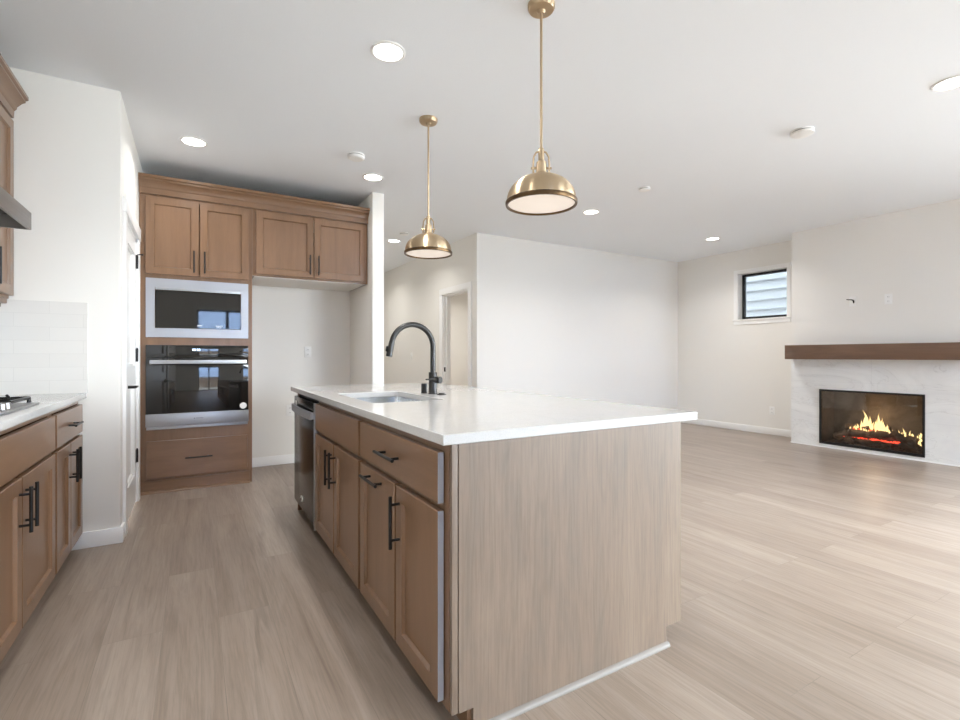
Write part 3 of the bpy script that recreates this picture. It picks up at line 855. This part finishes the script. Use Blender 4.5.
# ------------------------------------------------------------------ oven tower and refrigerator cabinet
TF = 4.822
TX0, TX1 = PANTRY_X + .003, .452
ot = thing('oven_cabinet', 'tall wood cabinet tower holding the microwave and wall oven', 'cabinet', (.03, 5.1, 0))
m = MB()
m.box(TX0, TX0 + .018, TF + .02, ALC_Y - .002, 0, 2.46); m.box(TX1 - .018, TX1, TF + .02, ALC_Y - .002, 0, 2.46)
for z in (.10, .475, 1.245, 1.79, 2.442): m.box(TX0 + .018, TX1 - .018, TF + .02, ALC_Y - .002, z, z + .018)
m.box(TX0 + .018, TX1 - .018, ALC_Y - .012, ALC_Y - .002, .118, 2.442)
m.build('carcass', wood_v, ot, smooth=False)
m = MB()
m.box(TX0, -.335, TF, TF + .02, .105, 2.46); m.box(.415, TX1, TF, TF + .02, .105, 2.46)
for z0, z1 in ((.105, .14), (.42, .525), (1.225, 1.287), (1.772, 1.82), (2.43, 2.46)): m.box(-.335, .415, TF, TF + .02, z0, z1)
m.build('face_frame', wood_v, ot, smooth=False)
front(ot, '-y', 'slab', TF, -.335, .412, .128, .432, wood_x, (None, .2, True), 'drawer')
front(ot, '-y', 'shaker', TF, -.340, .038, 1.808, 2.440, wood_v, ('RB', .185, False), 'door')
front(ot, '-y', 'shaker', TF, .044, .424, 1.808, 2.440, wood_v, ('LB', .185, False), 'door')
m = B(TX0, TX1 - .02, TF + .004, TF + .02, 0, .103)
m.build('toe_kick', wood_x, ot)
MB().prism([(TF + .004, 0), (TF + .004, .022), (TF - .004, .02), (TF - .012, .012), (TF - .013, 0)], TX0, TX1 - .02, 'x').build('shoe_molding', wood_x, ot)
fc = thing('refrigerator_cabinet', 'wood wall cabinet above the empty refrigerator alcove', 'cabinet', (.98, 5.1, 1.86))
carcass(fc, '-y', TF, TX1 + .001, 1.511, 1.856, 2.46, ALC_Y - TF - .004, wood_v, under=melamine_m)
front(fc, '-y', 'shaker', TF, .482, .982, 1.872, 2.440, wood_v, ('RB', .185, False), 'door')
front(fc, '-y', 'shaker', TF, .988, 1.488, 1.872, 2.440, wood_v, ('LB', .185, False), 'door')
cr = MB().prism([(y, z) for y, z in [(TF, 2.46), (TF - .022, 2.46), (TF - .024, 2.505), (TF - .030, 2.512), (TF - .032, 2.526), (TF - .050, 2.552), (TF - .064, 2.560), (TF - .064, 2.574), (TF - .076, 2.580), (TF - .076, 2.602), (TF + .02, 2.602), (TF + .02, 2.46)]], TX0 - .001, 1.512, 'x').build('crown_molding', wood_x)
tag(cr, 'long wood crown molding capping the oven and refrigerator cabinets', 'crown molding')

# built-in microwave
mw = thing('microwave', 'built-in microwave with wide stainless trim above the wall oven', 'microwave', (.04, 4.9, 1.29))
TP = TF - .014
m = MB()
for a in ((-.338, -.276, 1.289, 1.774), (.362, .420, 1.289, 1.774), (-.276, .362, 1.289, 1.364), (-.276, .362, 1.702, 1.774)):
    m.box(a[0], a[1], TP, TF - .001, a[2], a[3])
m.build('trim_frame', steel_m, mw)
B(-.272, .358, TP + .003, TF + .36, 1.368, 1.676).build('glass_door', black_glass, mw)
B(-.272, .358, TP - .012, TP + .008, 1.680, 1.700, .003).build('door_handle', steel_m, mw, 'slim stainless handle strip')
for i, (a, b) in enumerate(((.025, .062), (.165, .215))):
    x_ = a; m = MB()
    while x_ < b: m.box(x_, x_ + .006, TP + .0025, TP + .0032, 1.388, 1.394); x_ += .0078
    if i: m.box(.168, .21, TP + .0025, TP + .0032, 1.377, 1.380)
    m.build('marking', plastic_m, mw, 'tiny white printed marking')
B(.285, .352, TP + .002, TP + .0032, 1.376, 1.668).build('control_panel', black_glass, mw)

# wall oven
ov = thing('wall_oven', 'black glass wall oven with stainless handle below the microwave', 'oven', (.04, 4.9, .53))
B(-.33, .41, TF + .001, TF + .55, .53, 1.222).build('oven_box', dark_m, ov)
OP = TF - .03
B(-.337, .419, OP, TF - .001, .656, 1.120, .003).build('glass_door', black_glass, ov)
B(-.337, .419, OP, TF - .001, 1.122, 1.224, .002).build('control_panel', black_glass, ov)
B(-.339, .421, OP - .004, TF - .001, .552, .655, .003).build('steel_skirt', steel_m, ov, 'stainless lower band')
B(-.333, .415, OP + .006, TF - .001, .527, .549, .002).build('vent_trim', steel_m, ov)
m = B(-.308, .402, OP - .056, OP - .034, 1.066, 1.100, .006)
m.box(-.285, -.265, OP - .036, OP, 1.072, 1.094); m.box(.36, .38, OP - .036, OP, 1.072, 1.094)
m.build('handle', steel_m, ov, 'broad stainless bar handle')
m = MB()
for i in range(4): m.box(-.01 + i * .014 + (.005 if i > 1 else 0), -.001 + i * .014 + (.005 if i > 1 else 0), OP - .001, OP + .001, 1.178, 1.194)
m.build('clock_display', display_m, ov, 'lit blue white clock display')
MB().cyl((.378, OP + .001, .695), (.378, OP - .0012, .695), .028, seg=32).build('sticker', plastic_m, ov, 'round white sticker')
m = MB().cyl((.005, OP - .0035, .607), (.005, OP - .0052, .607), .006, seg=16)
for i in range(6): m.box(.018 + i * .009, .024 + i * .009, OP - .0052, OP - .0035, .603, .612)
m.build('marking', plain('gray_print', srgb(120, 122, 126), .4), ov, 'tiny gray maker marking')

# ------------------------------------------------------------------ pendants
def pendant(loc, label):
    x_, y_ = loc
    p = thing('pendant_light', label, 'pendant light', (x_, y_, 1.82), 'brushed brass dome pendants over the island')
    MB().lathe([(0, CZ), (.062, CZ), (.062, CZ - .016), (.056, CZ - .026), (.02, CZ - .030), (.012, CZ - .040), (0, CZ - .040)], (x_, y_, 0), 36).build('canopy', brass_m, p)
    MB().cyl((x_, y_, 2.06), (x_, y_, CZ - .03), .0062).build('rod', brass_m, p)
    m = MB().lathe([(0, 2.085), (.012, 2.085), (.014, 2.062), (.014, 2.03), (.022, 2.022), (.024, 1.975), (.032, 1.968), (.034, 1.955), (0, 1.955)], (x_, y_, 0), 28)
    m.build('socket_cup', brass_m, p)
    dv = Vector((math.cos(-YAW), math.sin(-YAW), 0)); c0 = Vector((x_, y_, 0))
    m = MB()
    for s in (-1, 1):
        m.tube([c0 + dv * s * .006 + Vector((0, 0, 2.072)), c0 + dv * s * .022 + Vector((0, 0, 2.068)), c0 + dv * s * .034 + Vector((0, 0, 2.048)), c0 + dv * s * .037 + Vector((0, 0, 2.01)), c0 + dv * s * .036 + Vector((0, 0, 1.972))], .0042, 8)
        q = c0 + dv * s * .037
        m.cyl(q + Vector((0, 0, 1.995)) - dv * s * .016, q + Vector((0, 0, 1.995)) + dv * s * .010, .0055, seg=10)
    m.build('yoke', brass_m, p)
    R0 = .158; zb = 1.842
    outer_ = [(.03, 1.966)] + [(R0 * math.cos(t_), zb + .122 * math.sin(t_) ** .92) for t_ in [math.radians(a) for a in range(76, -1, -6)]] + [(R0, zb)]
    inner_ = [(r - .003, z - .003) for r, z in outer_][::-1]
    MB().lathe(outer_ + inner_, (x_, y_, 0), 56, close=True).build('shade', brass_m, p)
    MB().lathe([(R0 - .004, zb - .018), (R0 + .004, zb - .018), (R0 + .006, zb - .012), (R0 + .006, zb - .002), (R0 + .001, zb + .003), (R0 - .004, zb + .001)], (x_, y_, 0), 56, close=True).build('rim_band', bronze_m, p, 'dark bronze rim band')
    MB().lathe([(0, zb - .018), (.08, zb - .016), (R0 - .006, zb - .010), (R0 - .006, zb - .005), (.08, zb - .010), (0, zb - .012)], (x_, y_, 0), 48).build('diffuser', bowl_m, p, 'lit frosted glass diffuser')
pendant((1.375, 1.790), 'larger-looking brass dome pendant over the near half of the island')
pendant((1.378, 3.045), 'smaller-looking brass dome pendant over the far half of the island')

# ------------------------------------------------------------------ ceiling fittings
def can(x_, y_, label, k=1.0):
    p = thing('recessed_light', label, 'ceiling light', (x_, y_, CZ), 'lit recessed ceiling lights')
    MB().lathe([(.092, CZ), (.092, CZ - .004), (.086, CZ - .008), (.076, CZ - .007), (.074, CZ - .002), (.074, CZ)], (x_, y_, 0), 40, close=True).build('trim_ring', plastic_m, p)
    MB().lathe([(0, CZ - .004), (.074, CZ - .004), (.074, CZ - .001), (0, CZ - .001)], (x_, y_, 0), 40).build('lens', led_m, p)
    l = bpy.data.lights.new('downlight', 'AREA'); l.shape = 'DISK'; l.size = .14; l.energy = CAN_W * k; l.color = (1, .985, .965); l.spread = math.radians(140)
    lo = bpy.data.objects.new('downlight', l); lo.location = (0, 0, -.012); lo.parent = p; COL.objects.link(lo)
for x_, y_, lb in ((.887, 2.475, 'largest-looking recessed light, left of the near pendant'), (.0, 4.25, 'recessed light in front of the oven cabinet doors'),
                   (1.392, 4.28, 'recessed light just above the narrow partition wall'), (2.415, 6.50, 'recessed light in the hallway ceiling behind the far pendant'),
                   (3.83, 4.08, 'recessed light just right of the near pendant shade'), (6.15, 4.17, 'recessed light above the corner beside the small window'),
                   (3.855, 1.076, 'recessed light at the right edge of the view')):
    can(x_, y_, lb, {6.50: .55, 4.28: .12, 4.25: .4}.get(y_, 1.0))
can(4.2, 7.3, 'added unseen recessed light brightening the room off the hallway', 1.5)  # unseen lamp added to lift the dim room past the doorway
can(-.05, 1.3, 'added unseen recessed light brightening the aisle between left counter and island', .6)  # lamp added out of view to brighten the left floor
can(3.86, -1.2, 'added unseen recessed light behind the viewer, brightening the living room')  # lamp added out of view to even out the room light
can(2.415, 8.3, 'added unseen recessed light brightening the deep hallway behind the partition', .6)  # lamp added out of sight so the hall walls read brighter
def detector(x_, y_, label, r=.068, h=.034, kind='smoke_detector', cat='smoke detector'):
    p = thing(kind, label, cat, (x_, y_, CZ), 'round white ceiling detectors')
    MB().lathe([(r * .93, CZ - .0075), (r * .93, CZ - .0145), (r * .9, CZ - .0145), (r * .9, CZ - .0075)], (x_, y_, 0), 36, close=True).build('shadow_ring', dark_m, p, 'dark ring painting the shade in the housing groove')  # gap shadow of the housing painted as a dark ring
    MB().lathe([(0, CZ), (r, CZ), (r, CZ - .008), (r * .88, CZ - .009), (r * .88, CZ - .013), (r, CZ - .014), (r * .96, CZ - h * .8), (r * .8, CZ - h), (0, CZ - h)], (x_, y_, 0), 36).build('housing', plastic_m, p)
    MB().lathe([(0, CZ - h - .001), (.012, CZ - h - .001), (.012, CZ - h + .002), (0, CZ - h + .002)], (x_, y_, 0), 16).build('test_button', plastic_m, p)
detector(1.122, 3.88, 'white detector between the partition light and the far pendant canopy')
detector(3.74, 3.25, 'small white detector right of the near pendant shade', .055, .022)
detector(3.76, 1.85, 'white detector right of centre, nearest the right edge light', .075, .030)
detector(2.384, 6.04, 'white detector in the hallway ceiling behind the far pendant', .06, .022)

# ------------------------------------------------------------------ wall plates
def plate(name, label, cat, center, facing, kind='outlet'):
    x_, y_, z_ = center
    p = thing(name, label, cat, center)
    U = {'-y': (1, 0, 0), '-x': (0, -1, 0)}[facing]; W = {'-y': (0, -1, 0), '-x': (-1, 0, 0)}[facing]
    M = frame_M(center, facing)
    m = MB(); m.begin(); m.box(-.036, .036, -.058, .058, 0, .006, .002); m.xf(M); m.build('cover_plate', plastic_m, p)
    if kind == 'outlet':
        for s in (-1, 1):
            m = MB(); m.begin(); m.box(-.017, .017, s * .024 - .016, s * .024 + .016, .006, .008, .001); m.xf(M); so = m.build('socket', plastic_m, p)
            m = MB(); m.begin()
            for q in (-.006, .006): m.box(q - .0012, q + .0012, s * .024 - .004, s * .024 + .006, .0079, .0084)
            m.xf(M); m.build('slot', dark_m, so)
    elif kind == 'switch':
        m = MB(); m.begin(); m.box(-.017, .017, -.034, .034, .006, .010, .002); m.xf(M); m.build('rocker', plastic_m, p)
    elif kind == 'cable':
        m = MB(); m.begin(); m.box(-.020, .020, -.034, .034, .006, .009, .002); m.xf(M); m.build('insert', plastic_m, p)
        m = MB(); m.begin(); m.tube([(.012, .0, .006), (.012, .012, .03), (.0, .018, .045), (-.03, .020, .05), (-.045, .026, .045)], [.008, .007, .0055, .005, .005], 10); m.cyl((.012, -.02, .006), (.012, .006, .022), .007)
        m.xf(M); m.build('cable', black_m, p, 'short black cable end')
    return p
plate('wall_outlet', 'white outlet on the alcove wall at counter height', 'outlet', (1.057, ALC_Y, 1.175), '-y')
plate('water_box_outlet', 'low white outlet on the alcove wall beside the dishwasher', 'outlet', (.875, ALC_Y, .56), '-y')
plate('light_switch', 'white switch on the shaded hallway wall behind the faucet', 'light switch', (HX, 7.74, 1.13), '-x', 'switch')
plate('wall_outlet', 'white outlet low on the wall under the small window', 'outlet', (Rr, 3.935, .345), '-x')
plate('cable_plate', 'white plate with a black cable end above the mantel', 'cable plate', (FX, 2.765, 1.780), '-x', 'cable')
plate('wall_outlet', 'white outlet above the mantel right of the cable plate', 'outlet', (FX, 2.420, 1.775), '-x')

# ------------------------------------------------------------------ fireplace
fs = MB(); MX = FX - .012
fs.box(MX, FX, FY0, FO[0], .016, 1.091); fs.box(MX, FX, FO[1], FY1, .016, 1.091)
fs.box(MX, FX, FO[0], FO[1], .016, FO[2]); fs.box(MX, FX, FO[0], FO[1], FO[3], 1.091)
tag(fs.build('fireplace_surround', marble_m, smooth=False), 'pale veined marble surround framing the fire', 'fireplace surround')
tag(B(MX - .002, FX, FY0, FY1 + .006, 0, .016).build('hearth_strip', trim_m, smooth=False), 'thin white strip along the floor under the surround', 'trim strip')
o = B(FX - .19, FX, FY0 - .03, FY1 - .012, 1.092, 1.270, .003).build('mantel_shelf', wood_beam)
tag(o, 'thick dark brown wood mantel beam above the fire', 'mantel')
fi = thing('electric_fireplace', 'black-framed electric fireplace with glowing logs and flames', 'fireplace', (FX, 2.608, FO[2]))
m = MB(); a0, a1, z0, z1 = 2.097, 3.118, .046, .720; x0, x1 = MX - .012, MX
t_ = .020
for q in ((a0, a0 + t_, z0, z1), (a1 - t_, a1, z0, z1), (a0 + t_, a1 - t_, z0, z0 + .03), (a0 + t_, a1 - t_, z1 - .022, z1)): m.box(x0, x1, *q)
m.build('frame', frame_black, fi, smooth=False)
m = MB(); i0, i1, j0, j1 = FO[0] + .002, FO[1] - .002, FO[2] + .002, FO[3] - .002; xb = FX + .30
brick_back = wood('soot_brown_firebox', srgb(134, 120, 104), srgb(108, 97, 84), srgb(82, 72, 62), (3, 3, 3), .8, .2)
m.box(xb, xb + .012, i0, i1, j0, j1); m.box(FX, xb, i0, i0 + .012, j0, j1); m.box(FX, xb, i1 - .012, i1, j0, j1); m.box(FX, xb, i0, i1, j0, j0 + .012); m.box(FX, xb, i0, i1, j1 - .012, j1)
m.build('firebox', brick_back, fi, smooth=False)
B(MX + .001, MX + .005, a0 + t_, a1 - t_, z0 + .03, z1 - .022).build('front_glass', fire_glass_m, fi)
bark = wood('charred_log_bark', srgb(165, 140, 118), srgb(112, 94, 80), srgb(50, 42, 36), (9, 9, 9), .9, .1)
def log(p, q, r, bend=.0):
    p, q = Vector(p), Vector(q); n = 12; pts, rs = [], []
    for k in range(n + 1):
        s = k / n
        pts.append(p.lerp(q, s) + Vector((random.uniform(-.005, .005), 0, bend * math.sin(PI * s) + random.uniform(-.006, .006))))
        rs.append(r * (1 - .25 * s) * random.uniform(.86, 1.14))
    MB().tube(pts, rs, 12).build('log', bark, fi, 'charred log')
zf = j0 + .012
log((FX + .10, 2.80, .200), (FX + .10, 2.20, .215), .050, .010)
log((FX + .08, 2.95, .105), (FX + .09, 2.42, .115), .040, .010)
log((FX + .15, 3.02, .130), (FX + .17, 2.66, .275), .046)
log((FX + .055, 2.40, .265), (FX + .07, 2.15, .115), .044)
log((FX + .21, 2.92, .255), (FX + .21, 2.48, .285), .040, .012)
log((FX + .20, 2.55, .160), (FX + .22, 2.16, .200), .044)
def flame_mat():
    t = NT('flame_glow'); t.setp(Base_Color=grey(0), Roughness=1)
    at = t.n('ShaderNodeAttribute'); at.attribute_name = 'heat'; at.attribute_type = 'GEOMETRY'
    c = t.ramp(at.outputs['Fac'], [(0, (1, .70, .30, 1)), (.28, (1, .38, .05, 1)), (1, (.8, .09, .008, 1))])
    st = t.n('ShaderNodeMapRange'); st.inputs['To Min'].default_value = 1.4; st.inputs['To Max'].default_value = .5
    t.l(at.outputs['Fac'], st.inputs[0])
    t.l(c, t.b.inputs['Emission Color']); t.l(st.outputs[0], t.b.inputs['Emission Strength'])
    return t.m
flame_m = flame_mat()
fl = MB(); heat = []
def tongue(x_, y_, z_, h_, r_, h0):
    n = 10; lean = random.uniform(-.22, .22); ph = random.uniform(0, 6); rings = []; seg = 8
    for k in range(n + 1):
        s = k / n; rr = r_ * math.sin(PI * min(1, s * .8 + .2)) * (1 - s) ** .7 + .0004
        cx_ = x_ + .008 * math.sin(ph + 5 * s); cy_ = y_ + h_ * lean * s * s + .5 * r_ * math.sin(ph + 6 * s) * s
        rings.append([fl.bm.verts.new((cx_ + rr * .6 * math.cos(2 * PI * j / seg), cy_ + rr * math.sin(2 * PI * j / seg), z_ + h_ * s)) for j in range(seg)])
        heat.extend([min(1, s * .75 + h0)] * seg)
    for A, Bq in zip(rings, rings[1:]):
        for j in range(seg): fl.bm.faces.new((A[j], A[(j + 1) % seg], Bq[(j + 1) % seg], Bq[j]))
for y_, z_, h_, r_, h0 in ((2.690, .265, .225, .030, 0), (2.665, .265, .16, .024, .1), (2.715, .262, .17, .022, .2), (2.745, .258, .11, .020, .3), (2.640, .262, .10, .020, .25),
        (2.575, .265, .195, .027, .05), (2.600, .262, .13, .020, .2), (2.550, .262, .15, .020, .3), (2.525, .258, .12, .022, .35), (2.495, .255, .09, .020, .35),
        (2.785, .250, .07, .016, .3), (2.820, .245, .05, .014, .4), (2.860, .240, .035, .012, .5)):
    tongue(FX + .165, y_, z_, h_, r_, h0)
for i in range(26):
    y_ = 2.77 - i * .0225 + random.uniform(-.006, .006)
    tongue(FX + .075 + random.uniform(0, .05), y_, .232 + random.uniform(-.012, .010), random.choice((.028, .036, .045, .06, .085)), random.uniform(.009, .015), random.choice((0, .1, .3, .45)))
for i in range(7):
    tongue(FX + .10, 2.19 - random.uniform(0, .03), .13 + i * .022, random.uniform(.03, .07), .011, .55)
fo = fl.build('flames', flame_m, fi, 'bright yellow and orange flames')
fo['kind'] = 'stuff'
at = fo.data.attributes.new('heat', 'FLOAT', 'POINT')
for i, h_ in enumerate(heat): at.data[i].value = h_
ember_m = emit('glowing_red_embers', (1, .07, .03, 1), 1.6)
m = MB()
for i in range(90):
    y_ = random.uniform(2.34, 2.90); x_ = FX + random.uniform(.055, .12); r_ = random.uniform(.004, .008); z_ = .147 + random.uniform(0, .012)
    if i % 3 == 0: x_ = FX + random.uniform(.12, .17); y_ = random.uniform(2.55, 2.88); z_ = random.uniform(.225, .262)
    m.tube([(x_, y_ - r_ * 1.6, z_), (x_, y_, z_ + r_ * .3), (x_, y_ + r_ * 1.6, z_)], [r_ * .4, r_, r_ * .4], 6)
em = m.build('embers', ember_m, fi, 'glowing red embers'); em['kind'] = 'stuff'
m = MB()
for i in range(160):
    y_ = random.uniform(2.14, 3.07); x_ = FX + random.uniform(.02, .28); r_ = random.uniform(.006, .014)
    m.tube([(x_, y_ - r_, zf + .002), (x_, y_, zf + .008), (x_ + r_, y_ + r_, zf + .003)], [r_ * .5, r_, r_ * .4], 6)
cb_ = m.build('charcoal_bed', bark, fi, 'loose charcoal bed'); cb_['kind'] = 'stuff'
l = bpy.data.lights.new('fire_glow', 'POINT'); l.energy = 1.4; l.color = (1, .74, .52); l.shadow_soft_size = .08
lo = bpy.data.objects.new('fire_glow', l); lo.location = Vector((FX + .06, 2.58, .50)) - fi.location; lo.parent = fi; COL.objects.link(lo)
